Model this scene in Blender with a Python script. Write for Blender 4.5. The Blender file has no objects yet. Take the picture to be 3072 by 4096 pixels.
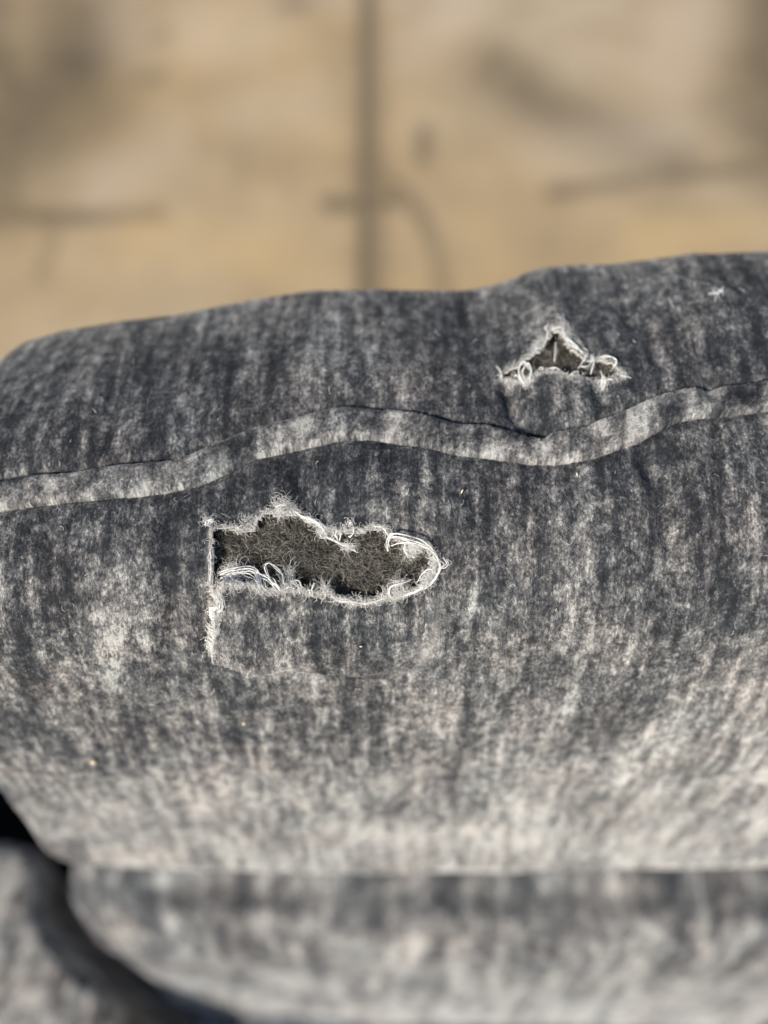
import bpy, math, random
import numpy as np
from mathutils import Vector
random.seed(7); rng = np.random.default_rng(7)
S = bpy.context.scene
COL = S.collection

# ---------------------------------------------------------------- camera, sky, sun, exposure
CAM = np.array([0.0, 0.0, 0.95]); PITCH = math.radians(56); T30 = math.tan(math.radians(30))
cam = bpy.data.cameras.new('camera'); co = bpy.data.objects.new('camera', cam); COL.objects.link(co)
co.location = CAM; co.rotation_euler = (math.radians(90) - PITCH, 0, 0)
cam.sensor_fit = 'VERTICAL'; cam.sensor_height = 36; cam.lens = 18 / T30
cam.clip_start = 0.01; cam.clip_end = 200
cam.dof.use_dof = True; cam.dof.focus_distance = 0.2165; cam.dof.aperture_fstop = 4.0
S.camera = co
SUN_EL, SUN_AZ = math.radians(34), math.radians(215)      # azimuth clockwise from +y: front left, behind the viewer
sd = np.array([math.sin(SUN_AZ) * math.cos(SUN_EL), math.cos(SUN_AZ) * math.cos(SUN_EL), math.sin(SUN_EL)])
w = bpy.data.worlds.new('World'); S.world = w; w.use_nodes = True
wn = w.node_tree.nodes; sky = wn.new('ShaderNodeTexSky'); sky.sky_type = 'NISHITA'; sky.sun_disc = False
sky.sun_elevation = SUN_EL; sky.sun_rotation = SUN_AZ
w.node_tree.links.new(sky.outputs[0], wn['Background'].inputs[0]); wn['Background'].inputs[1].default_value = 0.10
sl = bpy.data.lights.new('sun', 'SUN'); sl.energy = 5.0; sl.angle = math.radians(0.5); sl.color = (1.0, 0.95, 0.87)
so = bpy.data.objects.new('sun', sl); COL.objects.link(so); so.location = (-1, -1, 3)
so.rotation_euler = Vector(-sd).to_track_quat('-Z', 'Y').to_euler()
S.view_settings.view_transform = 'Standard'; S.view_settings.look = 'None'
S.view_settings.gamma = 1; S.view_settings.exposure = 0.15
S.render.engine = 'CYCLES'; S.cycles.use_denoising = True; S.cycles.denoiser = 'OPENIMAGEDENOISE'; S.cycles.denoising_input_passes = 'RGB_ALBEDO_NORMAL'; S.cycles.denoising_prefilter = 'ACCURATE'
S.cycles.max_bounces = 6; S.cycles.diffuse_bounces = 3

# ---------------------------------------------------------------- picking directions
FW = np.array([0, math.cos(PITCH), -math.sin(PITCH)]); UP = np.array([0, math.sin(PITCH), math.cos(PITCH)])
def ray(u, v):                       # direction (forward component 1) seen at a photo pixel
    u = np.asarray(u, float); v = np.asarray(v, float)
    X = (u - 1536) / 2048 * T30; Y = -(v - 2048) / 2048 * T30
    return X[..., None] * np.array([1., 0, 0]) + Y[..., None] * UP + FW
def proj(P):
    d = P - CAM; f = d @ FW
    return d[..., 0] / f / T30 * 2048 + 1536, -(d @ UP) / f / T30 * 2048 + 2048
def yz(v, r):                        # point in the vertical plane at radius r
    Y = -(np.asarray(v, float) - 2048) / 2048 * T30
    d = Y[..., None] * UP + FW; n = np.sqrt(1 + Y * Y)
    p = CAM + d * (r / n)[..., None]
    return p[..., 1], p[..., 2]

# ---------------------------------------------------------------- smooth noise in numpy
_tab = rng.random((64, 64))
def vnoise(x, y):
    xi = np.floor(x).astype(int); yi = np.floor(y).astype(int); fx = x - xi; fy = y - yi
    fx = fx * fx * (3 - 2 * fx); fy = fy * fy * (3 - 2 * fy)
    a = _tab[xi % 64, yi % 64]; b = _tab[(xi + 1) % 64, yi % 64]; c = _tab[xi % 64, (yi + 1) % 64]; d = _tab[(xi + 1) % 64, (yi + 1) % 64]
    return (a * (1 - fx) + b * fx) * (1 - fy) + (c * (1 - fx) + d * fx) * fy
def fbm(x, y, o=4):
    s = 0; a = .5
    for k in range(o): s = s + a * (vnoise(x * 2 ** k + 17.3 * k, y * 2 ** k + 5.1 * k) - .5); a *= .5
    return s

# ---------------------------------------------------------------- materials
def newmat(name):
    m = bpy.data.materials.new(name); m.use_nodes = True
    return m, m.node_tree.nodes, m.node_tree.links, m.node_tree.nodes['Principled BSDF']
def math_n(N, L, op, a, b=None, c=None, clamp=False):
    n = N.new('ShaderNodeMath'); n.operation = op; n.use_clamp = clamp
    for i, x in enumerate((a, b, c)):
        if x is None: continue
        if isinstance(x, (int, float)): n.inputs[i].default_value = x
        else: L.new(x, n.inputs[i])
    return n.outputs[0]
def mixc(N, L, f, a, b, mode='MIX'):
    n = N.new('ShaderNodeMix'); n.data_type = 'RGBA'; n.blend_type = mode
    for s, x in ((0, f), (6, a), (7, b)):
        if isinstance(x, (int, float, tuple)): n.inputs[s].default_value = x if not isinstance(x, tuple) else (*x, 1)
        else: L.new(x, n.inputs[s])
    return n.outputs[2]
def noise_n(N, L, vec, scale, sx, sy, detail, rough, off=(0, 0, 0)):
    mp = N.new('ShaderNodeMapping'); mp.inputs['Scale'].default_value = (sx, sy, 1); mp.inputs['Location'].default_value = off
    L.new(vec, mp.inputs['Vector'])
    n = N.new('ShaderNodeTexNoise'); n.inputs['Scale'].default_value = scale; n.inputs['Detail'].default_value = detail
    n.inputs['Roughness'].default_value = rough; L.new(mp.outputs[0], n.inputs['Vector'])
    return n.outputs['Fac']

def velvet(name, lift=0.0, contrast=1.0, warm=0.0, gain=1.0, fibre=False, fs=1.0, pf=1.0, pa=1.0, painted_sheen=0.0):
    m, N, L, B = newmat(name)
    at = N.new('ShaderNodeAttribute'); at.attribute_name = 'fab'
    v = at.outputs['Vector']; sp = N.new('ShaderNodeSeparateXYZ'); L.new(v, sp.inputs[0])
    uv = N.new('ShaderNodeCombineXYZ'); L.new(sp.outputs[0], uv.inputs[0]); L.new(sp.outputs[1], uv.inputs[1]); uv = uv.outputs[0]
    n1 = noise_n(N, L, uv, 1, 330 * fs, 235 * fs, 5, .72)
    n2 = noise_n(N, L, uv, 1, 250 * fs, 34 * fs, 4, .62, (3, 9, 2))
    n3 = noise_n(N, L, uv, 1, 34 * pf, 24 * pf, 3, .5, (7, 1, 5))
    n4 = noise_n(N, L, uv, 1, 1350, 850, 4, .85, (1, 1, 8))
    t = math_n(N, L, 'MULTIPLY', n1, .46)
    t = math_n(N, L, 'MULTIPLY_ADD', n2, .38, t)
    t = math_n(N, L, 'MULTIPLY_ADD', n3, .22 * pa, t)
    t = math_n(N, L, 'MULTIPLY_ADD', n4, .50, t)
    n6 = noise_n(N, L, uv, 1, 95, 14, 2, .5, (5, 2, 3))
    t = math_n(N, L, 'MULTIPLY_ADD', n6, .09, t)
    t = math_n(N, L, 'SUBTRACT', t, .715 + .11 * pa)
    sheen_ramp = math_n(N, L, 'MULTIPLY', math_n(N, L, 'SUBTRACT', .275, sp.outputs[1]), painted_sheen * 5.0, clamp=True)   # grazing sheen painted into the colour, paler low on the front
    t = math_n(N, L, 'MULTIPLY_ADD', t, 4.0 * contrast, .375 + lift)
    t = math_n(N, L, 'MULTIPLY_ADD', sheen_ramp, .40, t, clamp=True)
    r = N.new('ShaderNodeValToRGB'); L.new(t, r.inputs[0]); e = r.color_ramp.elements
    e[0].position = 0.0; e[0].color = (.015, .017, .021, 1); e[1].position = 1.0; e[1].color = (.50, .492, .470, 1)
    for p, c in ((.32, (.044, .047, .053)), (.62, (.160, .159, .157))):
        k = e.new(p); k.color = (*c, 1)
    n5 = noise_n(N, L, uv, 1, 45, 45, 2, .5, (4, 4, 4))
    n5 = math_n(N, L, 'MULTIPLY_ADD', n5, 3.0, -1.0, clamp=True)
    tint = mixc(N, L, n5, (1.055, .988, .955), (.975, 1.0, 1.0))
    c = mixc(N, L, 1.0, r.outputs[0], tint, 'MULTIPLY')
    fr = math_n(N, L, 'MULTIPLY', sp.outputs[2], math_n(N, L, 'MULTIPLY_ADD', n1, 1.6, .1), clamp=True)
    c = mixc(N, L, fr, c, (.52, .49, .45))
    if fibre:
        rn = N.new('ShaderNodeAttribute'); rn.attribute_name = 'rnd'
        g = math_n(N, L, 'MULTIPLY_ADD', rn.outputs['Fac'], .9 * gain, .75 * gain)
        gc = N.new('ShaderNodeCombineXYZ'); [L.new(g, gc.inputs[i]) for i in range(3)]
        c = mixc(N, L, 1.0, c, gc.outputs[0], 'MULTIPLY')
    elif gain != 1 or warm:
        c = mixc(N, L, 1.0, c, (gain * (1 + warm), gain, gain * (1 - warm)), 'MULTIPLY')
    L.new(c, B.inputs['Base Color'])
    B.inputs['Roughness'].default_value = .85; B.inputs['Specular IOR Level'].default_value = .25
    B.inputs['Sheen Weight'].default_value = .9
    B.inputs['Sheen Roughness'].default_value = .25; L.new(mixc(N, L, t, (.10, .105, .11), (1, .98, .94)), B.inputs['Sheen Tint'])
    if fibre:
        sn = N.new('ShaderNodeAttribute'); sn.attribute_name = 'sn'; ge = N.new('ShaderNodeNewGeometry')
        mx = N.new('ShaderNodeMix'); mx.data_type = 'VECTOR'; mx.inputs[0].default_value = .62
        L.new(ge.outputs['Normal'], mx.inputs[4]); L.new(sn.outputs['Vector'], mx.inputs[5])
        nn = N.new('ShaderNodeVectorMath'); nn.operation = 'NORMALIZE'; L.new(mx.outputs[1], nn.inputs[0]); L.new(nn.outputs[0], B.inputs['Normal'])
    if not fibre:
        nb = noise_n(N, L, uv, 1, 1500, 700, 4, .7, (2, 6, 1))
        bp = N.new('ShaderNodeBump'); bp.inputs['Distance'].default_value = .0009; bp.inputs['Strength'].default_value = .8
        hh = math_n(N, L, 'MULTIPLY_ADD', n1, .9, nb)
        L.new(hh, bp.inputs['Height']); L.new(bp.outputs[0], B.inputs['Normal'])
    return m
def plain(name, col, rough=.8, spec=.3, vary=0, attr=None):
    m, N, L, B = newmat(name)
    B.inputs['Roughness'].default_value = rough; B.inputs['Specular IOR Level'].default_value = spec
    if vary or attr:
        if attr:
            rn = N.new('ShaderNodeAttribute'); rn.attribute_name = 'rnd'; f = rn.outputs['Fac']
            c = mixc(N, L, f, col, attr)
        else:
            g = N.new('ShaderNodeNewGeometry')
            n = noise_n(N, L, g.outputs['Position'], 300, 1, 1, 3, .6)
            c = mixc(N, L, n, tuple(x * (1 - vary) for x in col), tuple(min(1, x * (1 + vary)) for x in col))
        L.new(c, B.inputs['Base Color'])
    else: B.inputs['Base Color'].default_value = (*col, 1)
    return m
M_cover = velvet('grey_crushed_velvet', painted_sheen=1, lift=-.035)
M_lower = velvet('grey_velvet_panel', lift=.17, contrast=.85, fs=.5, painted_sheen=1.2)
M_band = velvet('grey_velvet_band', lift=.27, contrast=.95, fs=.8, pf=3.2, pa=2.0)
M_pile = velvet('velvet_pile', fibre=True, gain=1.05, painted_sheen=1, lift=-.035)
M_bpile = velvet('band_pile', fibre=True, lift=.27, contrast=.95, gain=1.05, fs=.8, pf=3.2, pa=2.0)
M_seat = velvet('slate_velvet_seat', lift=.05, contrast=.7, gain=1.5, warm=-.10)
M_arm = velvet('grey_velvet_arm', lift=.36, fs=.42, contrast=1.25, warm=.04, gain=1.0)
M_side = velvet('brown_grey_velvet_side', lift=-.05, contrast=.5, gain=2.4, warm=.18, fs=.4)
M_back = plain('white_backing_cloth', (.62, .59, .54), .9, .1, .15)
M_thread = plain('white_cotton_thread', (.90, .89, .85), .75, .3)
M_fuzz = plain('white_fuzz', (.66, .63, .58), .8, .2, attr=(.90, .89, .86))
M_wad = plain('dark_brown_wadding', (.021, .019, .016), .9, .2, .6)
M_wf = plain('wadding_fibre', (.045, .041, .034), .3, .9, attr=(.60, .55, .46))
M_black = plain('black_base_and_gap_shade', (.006, .006, .006), .95, .05)  # black of base and feet; also paints the shade behind the armrest
M_speck = plain('pale_crumb', (.75, .60, .40), .7, .3, .2)
M_lint = plain('white_lint', (.85, .85, .83), .8, .2)

# ---------------------------------------------------------------- mesh helpers
def mesh_np(name, V, F, mat, parent=None, attrs=None, smooth=True, kind=None, label=None):
    me = bpy.data.meshes.new(name); V = np.asarray(V, np.float32); F = np.asarray(F, np.int32); k = F.shape[1]
    me.vertices.add(len(V)); me.vertices.foreach_set('co', V.ravel())
    me.loops.add(F.size); me.loops.foreach_set('vertex_index', F.ravel())
    me.polygons.add(len(F)); me.polygons.foreach_set('loop_start', np.arange(0, F.size, k, dtype=np.int32))
    if smooth: me.polygons.foreach_set('use_smooth', np.ones(len(F), bool))
    for an, (ty, d) in (attrs or {}).items():
        a = me.attributes.new(an, ty, 'POINT'); a.data.foreach_set('vector' if ty == 'FLOAT_VECTOR' else 'value', np.asarray(d, np.float32).ravel())
    me.update(calc_edges=True); me.validate(); me.materials.append(mat)
    o = bpy.data.objects.new(name, me); COL.objects.link(o)
    if parent: o.parent = parent
    if kind: o['kind'] = kind
    if label: o['label'] = label
    return o
def grid_faces(nc, nr, mask=None):
    i, j = np.meshgrid(np.arange(nc - 1), np.arange(nr - 1), indexing='ij')
    if mask is not None: i, j = i[mask], j[mask]
    i = i.ravel(); j = j.ravel(); a = i * nr + j
    return np.stack([a, a + nr, a + nr + 1, a + 1], 1)
def hermite(K, P, t):                # K knots, P (..., K, 2)
    D = (P[..., 1:, :] - P[..., :-1, :]) / np.diff(K)[:, None]; h = np.diff(K)
    m = np.empty_like(P); m[..., 0, :] = D[..., 0, :]; m[..., -1, :] = D[..., -1, :]
    w0 = h[1:] / (h[1:] + h[:-1]); m[..., 1:-1, :] = D[..., :-1, :] * w0[:, None] + D[..., 1:, :] * (1 - w0)[:, None]
    i = np.clip(np.searchsorted(K, t, side='right') - 1, 0, len(K) - 2); hh = h[i]; s = ((t - K[i]) / hh)
    s_ = s[:, None]; h_ = hh[:, None]
    return ((2 * s_**3 - 3 * s_**2 + 1) * P[..., i, :] + (s_**3 - 2 * s_**2 + s_) * h_ * m[..., i, :]
            + (-2 * s_**3 + 3 * s_**2) * P[..., i + 1, :] + (s_**3 - s_**2) * h_ * m[..., i + 1, :])
def normals(P):
    du = np.gradient(P, axis=0); dv = np.gradient(P, axis=1); n = np.cross(du, dv)
    return n / np.maximum(np.linalg.norm(n, axis=-1, keepdims=True), 1e-12), dv / np.maximum(np.linalg.norm(dv, axis=-1, keepdims=True), 1e-12)
def smooth01(x): x = np.clip(x, 0, 1); return x * x * (3 - 2 * x)
def seg_dist(u, v, pts):
    best = np.full(np.shape(u), 1e9)
    for (ax, ay), (bx, by) in zip(pts[:-1], pts[1:]):
        dx, dy = bx - ax, by - ay; t = np.clip(((u - ax) * dx + (v - ay) * dy) / (dx * dx + dy * dy + 1e-9), 0, 1)
        best = np.minimum(best, np.hypot(u - ax - t * dx, v - ay - t * dy))
    return best
def inside(u, v, poly):
    r = np.zeros(np.shape(u), bool); n = len(poly)
    for i in range(n):
        (x1, y1), (x2, y2) = poly[i], poly[(i + 1) % n]
        c = ((y1 > v) != (y2 > v)) & (u < (x2 - x1) * (v - y1) / (y2 - y1 + 1e-12) + x1); r ^= c
    return r

# ---------------------------------------------------------------- tear outlines and seam path (seen positions on the cushion)
Z1 = lambda x, y: (700 + .7233 * x, 1950 + .7233 * y)
Z2 = lambda x, y: (1900 + .4822 * x, 1200 + .4822 * y)
def ragged(poly, amp, step):
    out = []; n = len(poly)
    for i in range(n):
        (x1, y1), (x2, y2) = poly[i], poly[(i + 1) % n]; L = math.hypot(x2 - x1, y2 - y1); k = max(1, int(L / step))
        for j in range(k):
            f = j / k; nx, ny = -(y2 - y1) / L, (x2 - x1) / L; a = random.uniform(-amp, amp) if j else 0
            out.append((x1 + (x2 - x1) * f + nx * a, y1 + (y2 - y1) * f + ny * a))
    return out
H1 = [Z1(*p) for p in ((208,232),(262,214),(340,232),(432,240),(452,186),(512,140),(560,152),(640,150),(668,135),(760,190),(830,228),(905,243),(1000,246),(1070,231),(1135,228),(1182,262),(1260,292),(1385,338),(1430,372),(1442,415),(1428,472),(1380,528),(1250,582),(1180,584),(1130,602),(1050,614),(960,602),(890,590),(850,562),(780,560),(700,545),(600,542),(520,545),(440,512),(350,500),(300,502),(268,532),(252,602),(214,566),(205,430),(203,330))]
H2 = [Z2(*p) for p in ((640,312),(735,335),(765,405),(830,445),(900,480),(1010,482),(1060,512),(1150,540),(1188,600),(1200,650),(1130,668),(1060,655),(1000,650),(830,642),(760,640),(700,612),(600,600),(520,622),(470,652),(420,680),(330,652),(232,662),(244,600),(370,560),(450,500),(530,450),(592,372))]
H1 = ragged(H1, 7, 20); H2 = [(2240 + (x - 2240) * 1.05, 1452 + (y - 1452) * 1.10) for x, y in H2]; H2 = ragged(H2, 4, 16)
BT = [(-300,1940),(0,1912),(130,1891),(289,1880),(506,1855),(651,1840),(759,1808),(853,1757),(1013,1699),(1200,1656),(1300,1634),(1401,1622),(1552,1629),(1642,1643),(1733,1672),(1853,1695),(1974,1703),(2091,1717),(2220,1716),(2337,1702),(2452,1659),(2567,1606),(2720,1558),(2873,1536),(3072,1508),(3500,1480)]
BB = [(-300,2060),(0,2032),(145,2010),(289,1996),(434,1988),(629,1967),(796,1930),(904,1873),(1013,1822),(1200,1779),(1341,1753),(1462,1744),(1552,1753),(1642,1774),(1793,1810),(1953,1828),(2107,1843),(2229,1847),(2375,1828),(2528,1774),(2605,1736),(2720,1679),(2873,1655),(3072,1626),(3500,1600)]
bt = lambda u: np.interp(u, *zip(*BT)); bb = lambda u: np.interp(u, *zip(*BB))
FLAP_L = [(888, 2325), (878, 2384), (884, 2412), (868, 2440), (863, 2480), (859, 2529), (850, 2600)]

sofa = bpy.data.objects.new('sofa', None); COL.objects.link(sofa); sofa.location = (0, 0.1, 0)
sofa['label'] = 'grey crushed velvet sofa with torn holes and frayed threads in its backrest'; sofa['category'] = 'sofa'
OFF = np.array([0, 0.1, 0])          # parts are built in world space; shift into the sofa's frame

# ---------------------------------------------------------------- generic padded roll
def padded(vtop, vbot, nodes, front, back, xs, xL, xR, R, rows, fit_top=True):
    """nodes: (q, r) seen part from q=0 (far edge) to q=1 (near lower edge); front/back: hidden continuation offsets (dy, dz)."""
    xs = np.asarray(xs); nc = len(xs); q = np.array([n[0] for n in nodes]); r0 = np.array([n[1] for n in nodes])
    def u_of(x, v, r): Y = (v - 2048) / 2048 * T30; return x / (r / np.sqrt(1 + Y * Y)) / T30 * 2048 + 1536
    ut = u_of(xs, 1200, r0[0]); ub = u_of(xs, np.full(nc, 3470.), r0[-1])
    vt = vtop(ut); vb = vbot(ub); at = vt.copy(); ab = vb.copy()
    for it in range(5):
        vv = at[:, None] + (ab - at)[:, None] * q
        Y, Z = yz(vv, np.broadcast_to(r0, vv.shape))
        C = np.stack([Y, Z], -1)                                           # far -> near
        bk = C[:, :1] + np.array(back)[None, ::-1]; ft = C[:, -1:] + np.array(front)[None]
        A = np.concatenate([bk, C, ft], 1)[:, ::-1]                        # near/hidden first ... far last
        mean = A[nc // 2]; K = np.concatenate([[0], np.cumsum(np.linalg.norm(np.diff(mean, axis=0), axis=1))])
        nf = len(front); kv0, kv1 = K[nf], K[nf + len(nodes) - 1]
        t = np.concatenate([np.linspace(0, kv0 - .008, 14)[:-1], np.linspace(kv0 - .008, kv1 + .008, rows), np.linspace(kv1 + .008, K[-1], 26)[1:]])
        G = hermite(K, A, t)
        P = np.concatenate([np.broadcast_to(xs[:, None, None], (nc, len(t), 1)), G], -1)
        _, V = proj(P)
        lo = V[:, :].min(1); sel = slice(6, 13 + rows // 3); hi = V[:, sel].max(1)
        at += (vt - lo) if fit_top else 0; ab += (vb - hi) if len(front) and vbot(np.array([1500.]))[0] < 4200 else 0
    # round the two ends
    N, _ = normals(P)
    d = np.zeros(nc)
    l = np.clip((xL + R - xs) / R, 0, 1); d = np.maximum(d, R * (1 - np.sqrt(1 - l * l)))
    l = np.clip((xs - (xR - R)) / R, 0, 1); d = np.maximum(d, R * (1 - np.sqrt(1 - l * l)))
    P = P - N * d[:, None, None]
    return P, t

def colspace(x0, x1, x2, fine, coarse, R):
    end = x0 + R * (1 - np.cos(np.linspace(0, math.pi / 2, 14)))[:-1]
    mid = np.arange(x0 + R, x1, fine); out = np.arange(x1, x2 - R, coarse)
    e2 = x2 - R + R * np.sin(np.linspace(0, math.pi / 2, 10))
    return np.concatenate([end, mid, out, e2])
def arc(P):
    s = np.zeros(P.shape[:2]); s[:, 1:] = np.cumsum(np.linalg.norm(np.diff(P, axis=1), axis=-1), 1)
    return s - s.mean(1, keepdims=True) * 0
# ---------------------------------------------------------------- backrest cover
TOP = [(-400,1700),(-150,1520),(0,1420),(100,1362),(250,1322),(480,1285),(700,1260),(980,1205),(1250,1163),(1500,1160),(1850,1165),(1980,1140),(2100,1100),(2200,1076),(2450,1056),(2750,1018),(3072,1005),(3600,1000)]
BOT = [(-400,3400),(250,3425),(600,3462),(900,3475),(1200,3492),(1500,3495),(1800,3490),(2200,3480),(2600,3476),(3072,3462),(3600,3455)]
vtop = lambda u: np.interp(u, *zip(*TOP)); vbot = lambda u: np.interp(u, *zip(*BOT))
nodes = [(0, .276), (.05, .2585), (.143, .2400), (.317, .2215), (.491, .2165), (.578, .2215), (.665, .2345), (.796, .2660), (.883, .3010), (.948, .3400), (1, .3780)]
front = [(.008, -.012), (.025, -.016), (.050, -.012)]
back = [(.010, -.014), (.017, -.035), (.022, -.07), (.026, -.15), (.030, -.30), (.030, -.50)]
XL, XR, RR = -.125, .235, .014
xs = colspace(XL, .150, XR, .00052, .004, RR)
NR = 470
P0, tt = padded(vtop, vbot, nodes, front, back, xs, XL, XR, RR, NR)
P0[..., 0] -= .011 * smooth01((.70 - P0[..., 2]) / .10) * smooth01((-.04 - P0[..., 0]) / .07)
N0, _ = normals(P0); U, V = proj(P0); nc, nr = U.shape
front_side = (np.einsum('ijk,ijk->ij', N0, P0 - CAM) < 0)
vis = front_side & (np.arange(nr)[None] >= 12) & (np.arange(nr)[None] <= 13 + NR)
A0 = arc(P0)
# relief: folds, dents, the lifted flap
def G(cx, cy, sx, sy, h, ang=0):
    c, s = math.cos(math.radians(ang)), math.sin(math.radians(ang)); a = (U - cx) * c + (V - cy) * s; b = -(U - cx) * s + (V - cy) * c
    return h * np.exp(-(a / sx) ** 2 - (b / sy) ** 2)
def L(pts, wd, h): return h * np.exp(-(seg_dist(U, V, pts) / wd) ** 2)
D = .0030 * fbm(xs[:, None] * 38, A0 * 30, 2) + .0012 * fbm(xs[:, None] * 150, A0 * 45, 3) + .00035 * fbm(xs[:, None] * 600, A0 * 300, 3)
tb, bbm = bt(U), bb(U); mid = (tb + bbm) / 2
D += -.0016 * np.exp(-((V - mid) / 130) ** 2)
D += -.0013 * np.exp(-((V - tb) / 18) ** 2) - .0009 * np.exp(-((V - bbm) / 17) ** 2)
near = np.exp(-((U - 1250) / 620) ** 2 - ((V - 2180) / 420) ** 2) + np.exp(-((U - 2280) / 420) ** 2 - ((V - 1520) / 260) ** 2) + .6 * np.exp(-((V - mid) / 170) ** 2)
D += .0046 * near * fbm(xs[:, None] * 75, A0 * 42 + xs[:, None] * 25, 2)
for a in (G(1500,1500,260,90,.0018), G(1480,1950,280,110,.0022), G(1150,2010,160,90,.0010), G(2250,1940,200,90,-.0012),
          G(2230,1290,60,60,.0028), G(2230,1610,190,70,.0014), L([(2200,1320),(2240,1230)],34,.0010),
          L([(2030,1560),(2050,1640),(2100,1700),(2170,1715)],28,-.0030), L([(2590,1830),(2650,1960),(2655,2080),(2705,2200),(2690,2360)],46,-.0042),
          G(2800,2000,140,260,.0012), L([(2440,1180),(2560,1290),(2640,1420)],40,-.0024), L([(2700,1130),(2860,1180),(3072,1290)],50,.0024), L([(2820,1400),(2840,1560)],40,-.0018), L([(2360,1420),(2400,1600)],40,-.0016), L([(2870,1700),(2900,2100),(2880,2500)],50,-.0018), L([(470,1500),(440,1780)],50,-.0012),
          L([(2600,1080),(2760,1110),(2960,1150)],30,-.0012),
          L([(120,2120),(185,2110),(205,2200),(200,2300)],14,-.0009), L([(30,2110),(30,2320)],18,-.0008), L([(670,2100),(690,2700)],55,-.0018), L([(1150,1850),(1330,2120)],40,-.0012), L([(1500,1790),(1560,2100)],50,.0012), L([(1000,1900),(900,2080)],36,-.0010),
          L([(1800,1880),(1960,2100)],20,-.0006), L([(1720,1900),(1900,2150)],24,.0005),
          L([(2960,2960),(2900,3150),(2800,3330)],26,.0011), L([(3060,3150),(2980,3320)],26,.0011), L([(2260,3050),(2240,3400)],20,-.0008),
          L([(1740,2420),(1750,2600),(1700,2680)],34,.0016), L([(1600,2560),(1650,2740)],36,-.0009),
          L([(1780,2150),(1830,2500)],40,-.0008), L([(862,2606),(1010,2650),(1140,2690)],14,.0006), L([(835,2380),(825,2500),(822,2600)],20,-.0012)): D = D + a
fl = smooth01((U - np.interp(V, [p[1] for p in FLAP_L], [p[0] for p in FLAP_L])) / 5) * np.clip((1790 - U) / 800, 0, 1) * smooth01((V - 2290) / 30)
fl *= smooth01((2608 + .30 * (U - 855) - V) / (9 + .55 * np.clip(U - 1050, 0, 700) + .02 * np.clip(U - 855, 0, 300)))
D += .0040 * fl
D *= np.where(vis, 1, 0) * 1.0
P1 = P0 + N0 * D[..., None]
# tears
dh1 = seg_dist(U, V, H1 + [H1[0]]); dh2 = seg_dist(U, V, H2 + [H2[0]])
fray = np.exp(-(dh1 / 11) ** 2) * .8 + np.exp(-(dh2 / 8) ** 2) * .6 + .25 * np.exp(-(seg_dist(U, V, FLAP_L) / 14) ** 2)
fray += .35 * np.exp(-(seg_dist(U, V, [(880,2612),(1000,2648),(1120,2680)]) / 20) ** 2) + .3 * np.exp(-(seg_dist(U, V, [(1760,2400),(1745,2540),(1680,2640)]) / 26) ** 2)
fray = np.clip(np.where(vis, fray, 0), 0, 1)
holeV = (inside(U, V, H1) | inside(U, V, H2)) & vis
inn = holeV[:-1, :-1] & holeV[1:, :-1] & holeV[1:, 1:] & holeV[:-1, 1:]
anyin = holeV[:-1, :-1] | holeV[1:, :-1] | holeV[1:, 1:] | holeV[:-1, 1:]
rimd = np.minimum(dh1, dh2)
# draw inside vertices of the mixed cells out to the outline, then lower the rim a little
mixed = np.zeros_like(holeV)
mc = anyin & ~inn
for a, b in ((0, 0), (1, 0), (1, 1), (0, 1)): mixed[a:nc - 1 + a, b:nr - 1 + b] |= mc
P1 = P1 + N0 * np.where(vis, .0006 * np.exp(-(rimd / 18) ** 2), 0)[..., None]
shift = (fl > .12) * .0065           # the pulled flap's pattern no longer meets its neighbour's
fab = np.stack([np.broadcast_to(xs[:, None], U.shape) + shift, A0 + shift, fray], -1)
F = grid_faces(nc, nr, ~inn)
Vv = P1.reshape(-1, 3); fabv = fab.reshape(-1, 3)
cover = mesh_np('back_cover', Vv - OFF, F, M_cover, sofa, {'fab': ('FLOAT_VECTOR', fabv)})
for ci in (0, nc - 1):               # each end closed by its own side panel
    ring = P1[ci]; c = ring.mean(0); pv_ = np.vstack([ring, c]); a = np.arange(nr - 1)
    tri = np.stack([a, a + 1, np.full(nr - 1, nr)], 1) if ci else np.stack([a + 1, a, np.full(nr - 1, nr)], 1)
    mesh_np('end_panel', pv_ - OFF, tri, M_cover, sofa, {'fab': ('FLOAT_VECTOR', np.stack([pv_[:, 1], pv_[:, 2], 0 * pv_[:, 0]], 1))})
# rim: the torn edge's thickness, showing the pale backing
rimF = []
ii, jj = np.nonzero(inn)
innp = np.pad(inn, 1)
rims = {0: ([], []), 1: ([], [])}
for i, j in zip(ii, jj):
    rv, rf = rims[int(V[i, j] < 1800)]
    for (di, dj, a, b) in ((-1, 0, (i, j), (i, j + 1)), (1, 0, (i + 1, j), (i + 1, j + 1)), (0, -1, (i, j), (i + 1, j)), (0, 1, (i, j + 1), (i + 1, j + 1))):
        if not innp[i + 1 + di, j + 1 + dj]:
            k = len(rv)
            for q in (a, b): rv.append(P1[q] + N0[q] * .00002); 
            for q in (b, a): rv.append(P1[q] - N0[q] * (.0011 if V[q] > 1800 else .0007))
            rf.append((k, k + 1, k + 2, k + 3))
for rv, rf in rims.values(): mesh_np('backing_edge', np.array(rv) - OFF, np.array(rf), M_back, cover)

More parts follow.
